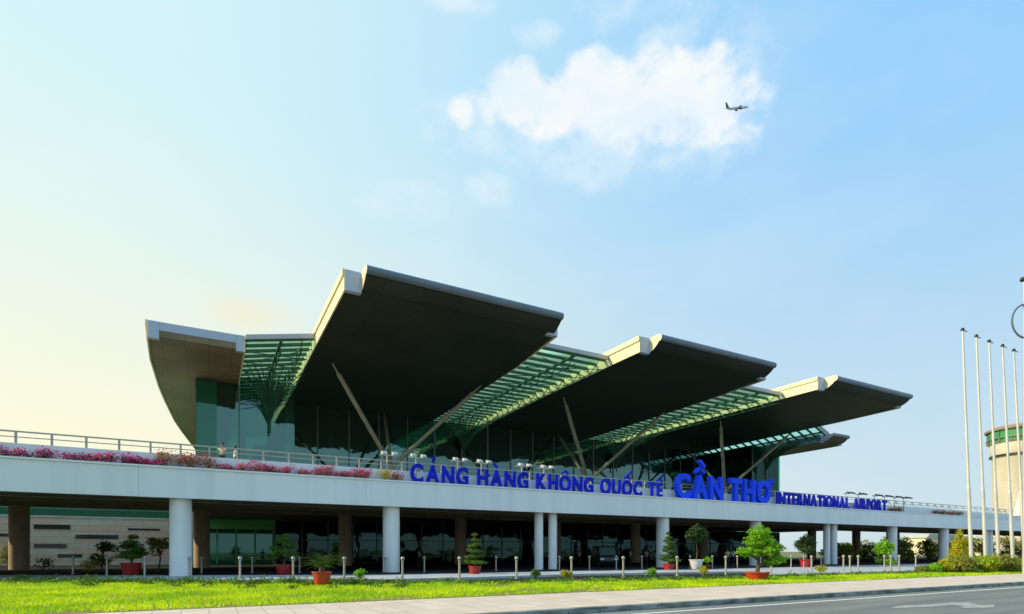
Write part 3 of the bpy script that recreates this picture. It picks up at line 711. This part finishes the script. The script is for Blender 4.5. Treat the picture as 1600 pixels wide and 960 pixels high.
# ---------------------------------------------------------------- potted trees
def pot(t, r, h, m, flare=.72, rim=.05):
    p = MB().lathe([(r*flare,0),(r*flare*1.05,.04),(r*.95,h-rim*1.2),(r*1.04,h-rim),(r*1.04,h),(r*.92,h),(r*.9,h-.06)], n=24).build('pot', m, t, world=False, smooth=True)
    e = MB().lathe([(r*.9,h-.12),(r*.9,h-.055)], n=20).build('soil', m_earth, p, world=False)
def ptree(px, py, r, ph, mpot, blobs, mleaf, n, leaf, label, seed, z=.15, flare=.72, limbs=True, tw=.06, name='potted_tree'):
    """blobs in metres relative to the pot: (side, height, radius, radius_z)"""
    x, y = ground(px, py, z); t = empty(name, (x, y, z), label, 'potted plant')
    pot(t, r, ph, mpot, flare)
    g = random.Random(seed); B = []; mb = MB(); top = max(b[1] for b in blobs)
    main = [Vector((0,0,ph-.1)), Vector((.06,0,ph+(top-ph)*.3))+RGT*.05, Vector((0,0,ph+(top-ph)*.6))-RGT*.04, Vector((0,0,top))]
    mb.path(main, [tw, tw*.8, tw*.55, tw*.25], 8)
    for (s, h, rr, rz) in blobs:
        c = RGT*s+FWD*g.uniform(-.5,.5)*rr
        B.append((c.x, c.y, h, rr, rr, rz)); mb.path([Vector((0,0,max(ph, h*.72))), Vector((c.x*.5,c.y*.5,h*.85)), Vector((c.x,c.y,h))], [tw*.5, tw*.35, tw*.15], 6)
    mb.build('trunk', m_bark, t, world=False, smooth=True)
    V, Fc = leafcloud(B, n, leaf, seed, .35, .4); mk('crown', V, Fc, mleaf, t, world=False)
    return t
ptree(1183, 906, .62, .40, m_pot, [(.1,2.4,.5,.38),(-.1,1.95,.5,.3),(.25,1.75,.45,.3),(.5,2.0,.42,.24),(-.62,1.45,.42,.24),(-.2,1.4,.45,.24),(.45,1.5,.45,.26),(.95,1.65,.42,.26),(1.05,1.05,.42,.24),(.7,.9,.3,.18)],
      m_leafb, 8000, .065, 'large bright green bonsai tree in a wide shallow orange pot', 11, flare=.7, tw=.11)
# cycad in the nearest red pot
x, y = ground(503, 921); t = empty('potted_palm', (x, y, .15), 'dark spiky cycad in a round red pot on the lawn', 'potted plant'); pot(t, .40, .60, m_pot, .7)
MB().lathe([(.10,.5),(.14,.6),(.12,.78),(.05,.86)], n=12).build('trunk', m_bark, t, world=False)
V = []; Fc = []; g = random.Random(4)
for k in range(44):
    a = k*2.4; el = g.uniform(.15,1.15); ln = g.uniform(.75,1.15)
    prev = None
    for j in range(14):
        t_ = j/13; rr = ln*t_*math.cos(el*(1-.6*t_)); zz = .82+ln*t_*math.sin(el)-.35*ln*t_*t_
        c = Vector((math.cos(a)*rr, math.sin(a)*rr, zz)); sd_ = Vector((-math.sin(a), math.cos(a), 0)); w = .17*math.sin(math.pi*min(1,t_*.85+.12))
        for s in (-1, 1):
            n0 = len(V); f_ = Vector((math.cos(a), math.sin(a), .2))
            V += [c, c+f_*.035, c+sd_*w*s+f_*.06+Vector((0,0,.02))]; Fc.append((n0, n0+1, n0+2))
mk('fronds', [tuple(v) for v in V], Fc, m_leaf, t, world=False)
def tiers(h, w, n, base=.75):
    out_ = []
    for i in range(n):
        u = i/(n-1); out_.append((.12*w*(-1)**i*(1-u), base+(h-base)*u, w*(.5-.34*u), (h-base)/n*.42))
        if u < .8: out_.append((.3*w*(1 if i % 2 else -1)*(1-u), base+(h-base)*(u+.05), w*(.28-.1*u), (h-base)/n*.38))
    return out_
ptree(443, 898, .50, .62, m_potr, [(-.1,2.15,.42,.26),(.35,1.85,.42,.2),(-.5,1.65,.42,.2),(.1,1.4,.6,.2),(.6,1.2,.42,.2),(-.55,1.15,.45,.2),(.1,2.4,.25,.15)], m_leaf, 4200, .06, 'cloud-pruned bonsai in a red pot between the first two front columns', 12, tw=.07)
ptree(742, 897, .42, .52, m_potr, tiers(2.55,1.25,6), m_leaf, 5200, .055, 'tall layered conical bonsai in a red pot left of the twin columns', 13)
ptree(1045, 890.5, .50, .50, m_potr, tiers(2.9,1.3,7), m_leaf, 5000, .06, 'slim conical bonsai in a dark red pot in front of a white column', 14)
ptree(205, 898.5, .58, .75, m_potr, [(0,2.35,.35,.15),(.1,2.0,.45,.16),(-.35,1.75,.5,.16),(.5,1.6,.5,.16),(-.1,1.35,.8,.18),(.2,1.15,.8,.16)], m_leaf, 3600, .07, 'flat-layered bonsai in a wide red pot left of the first white column', 15)
ptree(1088, 889.5, .58, .78, m_white, [(0,3.2,.55,.4),(-.4,2.8,.5,.4),(.5,2.85,.5,.35),(.1,2.45,.45,.25)], m_leafd, 2600, .10, 'slender round-headed tree in a tall white planter', 16, flare=.6, tw=.05)  # darker leaf colour stands in for the shade over this tree
ptree(1260, 886.5, .60, .7, m_potr, [(0,2.6,.5,.4),(-.5,2.1,.5,.45),(.5,2.1,.5,.4),(0,1.6,.6,.4)], m_leafd, 2200, .1, 'bushy tree in a red pot left of the second twin columns', 17)
ptree(1105, 889, .3, .3, m_potr, [(0,.75,.35,.25)], m_leafb, 260, .07, 'small pale green potted bush beside the white planter', 18, name='potted_bush')
tree('ornamental_tree', *ground(160,896.5), 2.3, 1.0, 'dark bushy ornamental tree behind the far left bollards', 'tree', None, m_leafd, 21, nleaf=1200, leaf=.09, low=.25)
tree('ornamental_tree', *ground(248,895.5), 2.6, 1.0, 'olive round-topped tree close to the left side of the first white column', 'tree', None, m_leafo, 22, nleaf=1000, leaf=.09, low=.45)
shrub('shrub', *ground(142,897.5), 1.1, 1.0, 'small yellow bush in front of the stone wall', 'bush', None, m_leafy, 23, n=350, leaf=.07)
shrub('shrub', *ground(67,895), 1.3, 1.1, 'thin dark bush beside the leftmost brown column', 'bush', None, m_leafd, 24, n=280, leaf=.08)
shrub('shrub', *ground(14,893), 1.6, 2.2, 'pale olive bush at the left edge of the picture', 'bush', None, m_leafo, 25, n=350, leaf=.1)
tree('ornamental_tree', *ground(1382,888), 2.7, .95, 'bright green bushy tree beside the single right column', 'tree', None, m_leafb, 26, nleaf=1500, leaf=.13, low=.1)
x, y = ground(1500, 893); t = empty('conifer', (x, y, .15), 'golden green pointed conifer behind the flagpoles', 'tree')
MB().tube((0,0,0),(0,0,2.6),.08,.02,8).build('trunk', m_bark, t, world=False)
V, Fc = leafcloud([(0,0,.35+.27*k,1.05*(1-k/11.5)+.08,1.05*(1-k/11.5)+.08,.26) for k in range(11)], 4200, .09, 27, .4, -.6); mk('crown', V, Fc, m_leafy, t, world=False)
for i, (p, q, w, h, m, lb) in enumerate(((565,910,.75,.55,m_leafb,'small green bush beside the cycad pot'),(835,908,.7,.5,m_leaf,'low dark green bush below the first twin columns'),
        (884,908,.6,.5,m_leafy,'low yellow-green bush right of the first twin columns'),(1020,904,.75,.5,m_leafb,'round green bush before the third white column'),
        (1100,902.5,.8,.6,m_leafy,'yellow-green bush below the tall white planter'),(1282,899,.7,.6,m_leafy,'small pale bush among the right bollards'))):
    shrub('shrub', *ground(p, q), w, h, lb, 'bush', None, m, 40+i, n=420, leaf=.06)
# low border planting (uncountable) between lawn and driveway
B = []
for k in range(330):
    xx = -22+k*.26+rng.uniform(-.1,.1); tall = 1.25 if xx < 6 else 1.0
    B.append((xx, yat(LBX, xx)-rng.uniform(.15,1.5 if xx > 6 else 3.2), .15+rng.uniform(.02,.1), rng.uniform(.15,.34)*tall, rng.uniform(.2,.45), rng.uniform(.08,.22)*tall))
for k in range(240):
    xx = rng.uniform(-26, 8); B.append((xx, yat(LBX, xx)-abs(rng.normal(0, 2.2)), .18, rng.uniform(.2,.4), rng.uniform(.25,.5), rng.uniform(.15,.34)))
V, Fc = leafcloud(B, 42000, .06, 77, .2)
tag(mk('border_planting', V, Fc, m_leaf), kind='stuff')
B = []
for k in range(170):
    xx = rng.uniform(-20, 62); B.append((xx, yat(LBX, xx)-rng.uniform(.3, 1.9), .18, .25, .25, .15))
V, Fc = leafcloud(B, 10000, .05, 78, .2); tag(mk('border_herbs', V, Fc, m_leafb), kind='stuff')
# shrubs round the flagpoles
g = random.Random(9)
hp = [(1442,899,.9,.5),(1460,899.5,1.1,.7),(1482,899.5,1.5,1.05),(1503,899.5,1.7,1.25),(1524,899,1.8,1.2),(1545,899,1.8,1.3),(1566,898.5,1.8,1.35),(1586,898,1.8,1.2),(1607,897.5,1.8,1.1),(1630,897,1.8,1.2)]
for i, (p, q, w, h) in enumerate(hp):
    shrub('shrub', *ground(p, q), w, h*.95, 'leafy shrub in the bed below the flagpoles, %s from the left' % ordn[i], 'bush', 'shrubs below the flagpoles', [m_leafo, m_leafb, m_leafy][i % 3], 60+i, n=1700, leaf=.085)

# ---------------------------------------------------------------- flagpoles, hoop lamp, cone
for i, (pt, yt, pb, d) in enumerate(((1504,517,1518.5,38),(1525.5,527,1541,39),(1545.5,535,1561,40),(1566.5,542,1583.5,40.9),(1584,549,1602,41.8),(1603,556,1621,42.7))):
    xb, yb = atd(pb, d); xt, yy = atd(pt, d); zt = 1.6+(862-yt)/F0*d
    t = empty('flagpole', (xb, yb, .15), 'bare white flagpole, %s from the left of the row' % ordn[i] if i else 'bare white flagpole, leftmost and tallest of the row', 'flagpole', 'row of flagpoles')
    v = Vector((xt-xb, yy-yb, zt-.15))
    MB().path([Vector((0,0,0)), v*.35, v*.36, v], [.125,.11,.09,.06], 14).build('pole', m_pole, t, world=False, smooth=True)
    MB().lathe([(.26,0),(.26,.08),(.17,.1),(.17,.3)], n=14).build('base', m_conc, t, world=False)
    c = MB(); c.lathe([(.02,-.02),(.10,.0),(.12,.08),(.08,.17),(.02,.2)], (v.x, v.y, v.z), 12); c.tube(v+Vector((0,0,.02)), v+RGT*.3+Vector((0,0,-.06)), .03, .03, 6); c.build('finial', m_black, t, world=False, smooth=True)
xb, yb = atd(1600.5, 34); t = empty('lamp_post', (xb, yb, .15), 'grey post with a hoop near its top at the right edge', 'lamp post')
zt = 1.6+(862-442)/F0*34; zr = 1.6+(862-502)/F0*34
MB().path([Vector((0,0,0)), Vector((0,0,6)), Vector((0,0,zt))], [.11,.085,.065], 14).build('pole', m_rail, t, world=False, smooth=True)
MB().lathe([(.05,zt-.1),(.22,zt),(.2,zt+.16),(.04,zt+.2)], n=14).build('cap', m_black, t, world=False)
h = MB(); pts = [Vector((0,0,zr-.15))+RGT*(.1+math.cos(a)*.85)*1.0+Vector((0,0,math.sin(a)*1.03)) for a in [2*math.pi*k/36 for k in range(37)]]
h.path(pts, [.055]*37, 8); h.build('hoop', m_nose, t, world=False, smooth=True)
xb, yb = atd(1609, 47); t = empty('cone_marker', (xb, yb, .15), 'white pointed cone canopy on a post at the right edge', 'canopy')
ze = 1.6+(862-806)/F0*47; za = 1.6+(862-706)/F0*47
MB().lathe([(1.08,ze-.15),(1.08,ze-.11),(.03,za-.15)], n=24).build('cone', m_white, t, world=False, smooth=True)
MB().tube((0,0,0),(0,0,ze-.16),.09,.09,10).build('post', m_white, t, world=False)

# ---------------------------------------------------------------- control tower
xb, yb = atd(1601, 152); t = empty('control_tower', (xb, yb, 0), 'round cream control tower with a green window band', 'tower')
k = 152/F0; R0 = 45*k
m_cream = mat('cream_tower_paint', (0.64,0.61,0.50), .7, 0, (0.54,0.51,0.42), .3, 1, stretch=(1,1,.3))
zz = lambda y: 1.6+(862-y)*k
MB().lathe([(R0*.86,0),(R0*.86,zz(716)),(R0*.93,zz(712)),(R0*.93,zz(694)),(R0,zz(692))], n=48).build('shaft', m_cream, t, world=False, smooth=True)
MB().lathe([(R0*.88,zz(713.6)),(R0*.95,zz(713.5)),(R0*.95,zz(711)),(R0*.88,zz(710.9))], n=48).build('ring_ledge', m_black, t, world=False)
rj = MB()
for q in (738,762,786): rj.lathe([(R0*.855,zz(q)),(R0*.866,zz(q)),(R0*.866,zz(q-.6)),(R0*.855,zz(q-.6))], n=48)
rj.build('wall_joint', m_conc, t, world=False)
rr = MB()
for j in range(36):
    a = 2*math.pi*j/36; rr.tube((math.cos(a)*R0*1.03, math.sin(a)*R0*1.03, zz(692)), (math.cos(a)*R0*1.03, math.sin(a)*R0*1.03, zz(692)+1.1), .04, .04, 5)
rr.lathe([(R0*1.025,zz(692)+1.05),(R0*1.035,zz(692)+1.05),(R0*1.035,zz(692)+1.12),(R0*1.025,zz(692)+1.12)], n=48)
rr.build('gallery_railing', m_rail, t, world=False)
gb = MB().lathe([(R0*.98,zz(691.8)),(R0*.98,zz(674))], n=48).build('window_band', mat('green_tower_glass', (0.05,0.34,0.10), .25, 0, (0.02,0.14,0.06), .25, 1, stretch=(1,1,.2)), t, world=False)
mm = MB()
for j in range(24):
    a = 2*math.pi*(j+.5)/24; mm.box(-.12+math.cos(a)*R0*.99, .12+math.cos(a)*R0*.99, -.12+math.sin(a)*R0*.99, .12+math.sin(a)*R0*.99, zz(691.7), zz(674))
mm.build('frame', m_truss, gb, world=False)
MB().lathe([(R0*1.0,zz(688)),(R0*1.0,zz(685)),(R0*.97,zz(684.9))], n=48).build('sill', m_truss, gb, world=False)
MB().lathe([(R0*1.06,zz(673.9)),(R0*1.08,zz(671)),(R0*.9,zz(667)),(R0*.3,zz(664))], n=48).build('roof', mat('tower_roof', (0.30,0.24,0.18), .7), t, world=False)
MB().tube((0,0,zz(664)),(0,0,zz(640)),.12,.05,6).build('antenna', m_black, t, world=False)

# ---------------------------------------------------------------- far trees and low buildings seen under the road
g = random.Random(31)
far = []
for i in range(26):
    p = 1300+i*12.5+g.uniform(-4,4); d = g.uniform(105,170); hh = (20+g.uniform(-5,7))*d/F0+1.2
    far.append((p, d, hh))
for i, (p, d, hh) in enumerate(far):
    x, y = atd(p, d)
    if y < 64: continue
    tree('far_tree', x, y, hh, hh*.62, 'distant green tree seen under the elevated road, %s from the left' % ordn[i], 'tree', 'distant trees beyond the road', [m_leafd, m_leafo, m_leaf][i % 3], 200+i, nleaf=750, leaf=.30, low=.05)
for i in range(10):
    p = 1325+i*31; d = 72; x, y = atd(p, d)
    x, y = atd(p, 74+i*3)
    tree('roadside_tree', x, y, 2.9+g.uniform(-.5,.9), 1.7, 'low roadside bush tree beyond the columns, %s from the left' % ordn[i], 'tree', 'roadside trees beyond the columns', [m_leafo, m_leafd, m_leaf][i % 3], 240+i, nleaf=700, leaf=.17, low=.08)
m_yel = mat('pale_wall', (0.75,0.68,0.45), .8); m_redr = mat('grey_roof', (0.45,0.45,0.42), .8)
for (p, d, w, h, lb) in ((1455,230,26,7.8,'pale yellow low building behind the far trees'),(1535,210,20,6.8,'cream low building behind the flagpoles')):
    x, y = atd(p, d); t = empty('low_building', (x, y, 0), lb, 'building')
    MB().box(-w/2,w/2,-4,4,0,h-.8).build('wall', m_yel, t, world=False); MB().prism([(-w/2-.6,h-.8),(w/2+.6,h-.8),(w/2-2,h+.8),(-w/2+2,h+.8)], 'y', -4.6, 4.6).build('roof', m_redr, t, world=False)
    for j in range(5): MB().box(-w/2+2+j*w/5.5,-w/2+3.6+j*w/5.5,-4.06,-4.0,h*.35,h*.65).build('window', wm, t, world=False)

# ---------------------------------------------------------------- people
m_skin = mat('skin', (0.32,0.18,0.11), .6); m_hair = mat('hair', (0.012,0.01,0.009), .6); m_trs = mat('dark_trousers', (0.02,0.022,0.03), .8)
def person(x, y, z, face, label, shirt, arms='down', s=1.0, trousers=None, walk=.0):
    t = empty('person', (x, y, z), label, 'person', rz=face)
    def skin(name, J, E_, m, parent, root=0):
        me = bpy.data.meshes.new(name); me.from_pydata([j[0] for j in J], E_, []); me.materials.append(m)
        o = bpy.data.objects.new(name, me); COL.objects.link(o); o.parent = parent
        md = o.modifiers.new('skin', 'SKIN'); md.use_smooth_shade = True
        o.modifiers.new('sub', 'SUBSURF').levels = 1; o.modifiers['sub'].render_levels = 2
        if not me.skin_vertices: 
            bm = bmesh.new(); bm.from_mesh(me); bm.verts.layers.skin.verify(); bm.to_mesh(me); bm.free()
        for i, (p, r) in enumerate(J):
            v = me.skin_vertices[0].data[i]; v.radius = r if isinstance(r, tuple) else (r, r); v.use_root = (i == root)
        return o
    # faces +X in its own frame
    el, wr = ((.02,.25,1.13),(.10,.27,.90)) if arms == 'down' else ((.10,.24,1.16),(.32,.16,1.22))
    w = walk
    J = [((0,0,.95),(.13,.10)),((0,0,1.12),(.12,.09)),((0,0,1.33),(.15,.10)),((0,0,1.46),(.05,.05)),((.01,0,1.56),(.07,.075)),((.02,0,1.66),(.075,.085)),
         ((0,.17,1.40),.05),((el[0],el[1],el[2]),.038),((wr[0],wr[1],wr[2]),.028),((wr[0]+.05,wr[1],wr[2]-.06),.028),
         ((0,-.17,1.40),.05),((el[0],-el[1],el[2]),.038),((wr[0],-wr[1],wr[2]),.028),((wr[0]+.05,-wr[1],wr[2]-.06),.028),
         ((0,.09,.88),.085),((w*.5+.02,.10,.48),.06),((w*-.2,.10,.09),.042),((w*-.2+.13,.11,.04),.035),
         ((0,-.09,.88),.085),((-w*.4+.02,-.10,.48),.06),((-w,-.10,.09),.042),((-w+.13,-.11,.04),.035)]
    E_ = [(0,1),(1,2),(2,3),(3,4),(4,5),(2,6),(6,7),(7,8),(8,9),(2,10),(10,11),(11,12),(12,13),(0,14),(14,15),(15,16),(16,17),(0,18),(18,19),(19,20),(20,21)]
    body = skin('body', J, E_, m_skin, t)
    g_ = 1.13
    skin('shirt', [((0,0,.93),(.15,.125)),((0,0,1.12),(.14,.115)),((0,0,1.33),(.165,.12)),((0,0,1.43),(.07,.07)),((0,.18,1.39),.07),((el[0]*.7,.235,1.22),.058),((0,-.18,1.39),.07),((el[0]*.7,-.235,1.22),.058)],
         [(0,1),(1,2),(2,3),(2,4),(4,5),(2,6),(6,7)], shirt, t)
    skin('trousers', [((0,0,.97),(.145,.12))]+[(J[i][0], J[i][1]*1.22) for i in (14,15,16,18,19,20)], [(0,1),(1,2),(2,3),(0,4),(4,5),(5,6)], trousers or m_trs, t)
    hb = MB(); hb.lathe([(.02,.11),(.07,.095),(.098,.04),(.102,-.01),(.085,-.05)], (-.015,0,1.665), 14); hb.build('hair', m_hair, t, world=False, smooth=True)
    t.scale = (s, s, s)
    return t
m_sh1 = mat('cream_shirt', (0.75,0.66,0.45), .8); m_sh2 = mat('white_shirt', (0.72,0.78,0.85), .8); m_sh3 = mat('yellow_shirt', (0.60,0.58,0.22), .8); m_sh4 = mat('grey_shirt', (0.30,0.30,0.32), .8)
person(Xat(347, 40.6), 40.6, 6.9, R(250), 'person in a cream shirt facing the railing on the elevated road', m_sh1, 'up')
person(Xat(368, 40.6), 40.6, 6.75, R(20), 'person in a pale blue-white shirt right of the one in cream', m_sh2)
MB().box(-4, 8, 39.9, 41.4, 6.3, 6.76).build('kerb_walk', m_conc, ER)
for (p, d, sh, lb, f) in ((1137,58,m_sh3,'person in a yellowish shirt standing in the shade under the road',R(230)),(1146,59,m_sh2,'person in a white shirt beside the one in yellow under the road',R(200)),
                    (1010,60,m_sh4,'person in a grey shirt in deep shade right of the parked van',R(260)),(985,62,m_sh2,'person in a pale shirt in deep shade near the parked van',R(150))):
    x, y = atd(p, d); person(x, y, .142, f, lb, sh, walk=.12)

for (p, d, sh, lb, f) in ((905,63,m_sh3,'person in a dull yellow shirt in deep shade left of the parked van',R(80)),(655,57,m_sh4,'person in a grey shirt in shade between the second column and the conical bonsai',R(310)),
                    (430,60,m_sh2,'person in a white shirt standing near the green entrance doors',R(270))):
    x, y = atd(p, d); person(x, y, .142, f, lb, sh, walk=.15)
# ---------------------------------------------------------------- parked van in the shade
x, y = atd(945, 54); t = empty('parked_van', (x, y, .142), 'dark van with a pale windscreen parked in the shade under the road', 'van', rz=R(-118))
m_van = mat('dark_van_paint', (0.03,0.045,0.05), .3, .3); m_ws = mat('windscreen', (0.10,0.17,0.17), .08)
bd = MB(); bd.prism([(-2.3,.35),(2.25,.35),(2.35,.6),(2.3,.95),(1.55,1.12),(.95,1.88),(.7,1.98),(-2.1,1.98),(-2.32,1.6)], 'y', -.9, .9); bd.build('body', m_van, t, world=False, bevel=.08)
MB().add([(1.60,-.78,1.14),(1.60,.78,1.14),(1.02,.70,1.86),(1.02,-.70,1.86)], [(0,1,2,3)]).build('windscreen', m_ws, t, world=False)
for s in (-1,1):
    MB().box(-2.0,.8,s*.905-.01,s*.905+.01,1.15,1.75).build('side_window', m_ws, t, world=False)
    for xx in (-1.5,1.5): MB().tube((xx,s*.72,.33),(xx,s*.93,.33),.33,.33,20).build('wheel', m_black, t, world=False)
    MB().box(2.3,2.36,s*.65-.16,s*.65+.16,.68,.84).build('headlight', m_white, t, world=False)

# ---------------------------------------------------------------- airliner
D = 900.0
pc = FWD*D+RGT*((1152-800)/F0*D)+Vector((0,0,1.6+(862-169)/F0*D))
t = empty('airliner', pc, 'small airliner climbing to the right in front of the cloud', 'airplane')
ax = (RGT*.97+FWD*.2+Vector((0,0,.26))).normalized(); t.rotation_mode = 'QUATERNION'
los = pc.normalized(); sidev = (los-ax*los.dot(ax)+Vector((0,0,-.12))).normalized(); sidev = (sidev-ax*sidev.dot(ax)).normalized(); up = ax.cross(sidev)
roll = Matrix((ax, sidev, up)).transposed(); t.rotation_quaternion = roll.to_quaternion()
m_pl = mat('airliner_white', (0.62,0.66,0.72), .35, .1); m_pld = mat('airliner_dark', (0.06,0.09,0.14), .4, .2)
f = MB(); n = 16; prof = [(-21,.25,1.2),(-17,1.1,.7),(-11,1.9,.1),(-4,2.05,0),(12,2.05,0),(17,1.8,-.1),(20,1.1,-.35),(21.4,.2,-.5)]
V = [(xx, math.cos(2*math.pi*i/n)*r, z+math.sin(2*math.pi*i/n)*r) for (xx, r, z) in prof for i in range(n)]
f.add(V, [(j*n+i, j*n+(i+1)%n, (j+1)*n+(i+1)%n, (j+1)*n+i) for j in range(len(prof)-1) for i in range(n)]+[tuple(range(n)), tuple(range((len(prof)-1)*n, len(prof)*n))]); f.build('fuselage', m_pl, t, world=False, smooth=True)
def slab(p, th, name, m):
    V = [Vector(q)+Vector((0,0,th)) for q in p]+[Vector(q)-Vector((0,0,th)) for q in p]
    MB().add(V, [(0,1,2,3),(7,6,5,4)]+[(i,(i+1)%4,4+(i+1)%4,4+i) for i in range(4)]).build(name, m, t, world=False)
for s in (-1,1):
    slab([(5,s*1.5,-1.2),(-2.5,s*1.5,-1.2),(-6.5,s*17.5,.9),(-4.8,s*17.5,.9)], .22, 'wing', m_pld)
    slab([(-16,s*.8,1.2),(-20,s*.8,1.2),(-21.5,s*6.2,1.7),(-19.8,s*6.2,1.7)], .14, 'tailplane', m_pld)
    e = MB(); e.tube((4.2,s*5.7,-2.3),(.2,s*5.7,-2.1),1.1,.8,14); e.build('engine', m_pld, t, world=False, smooth=True)
MB().prism([(-15,1.6),(-20.6,1.6),(-22.6,8.6),(-20.2,8.6)], 'y', -.25, .25).build('tail_fin', m_pld, t, world=False)
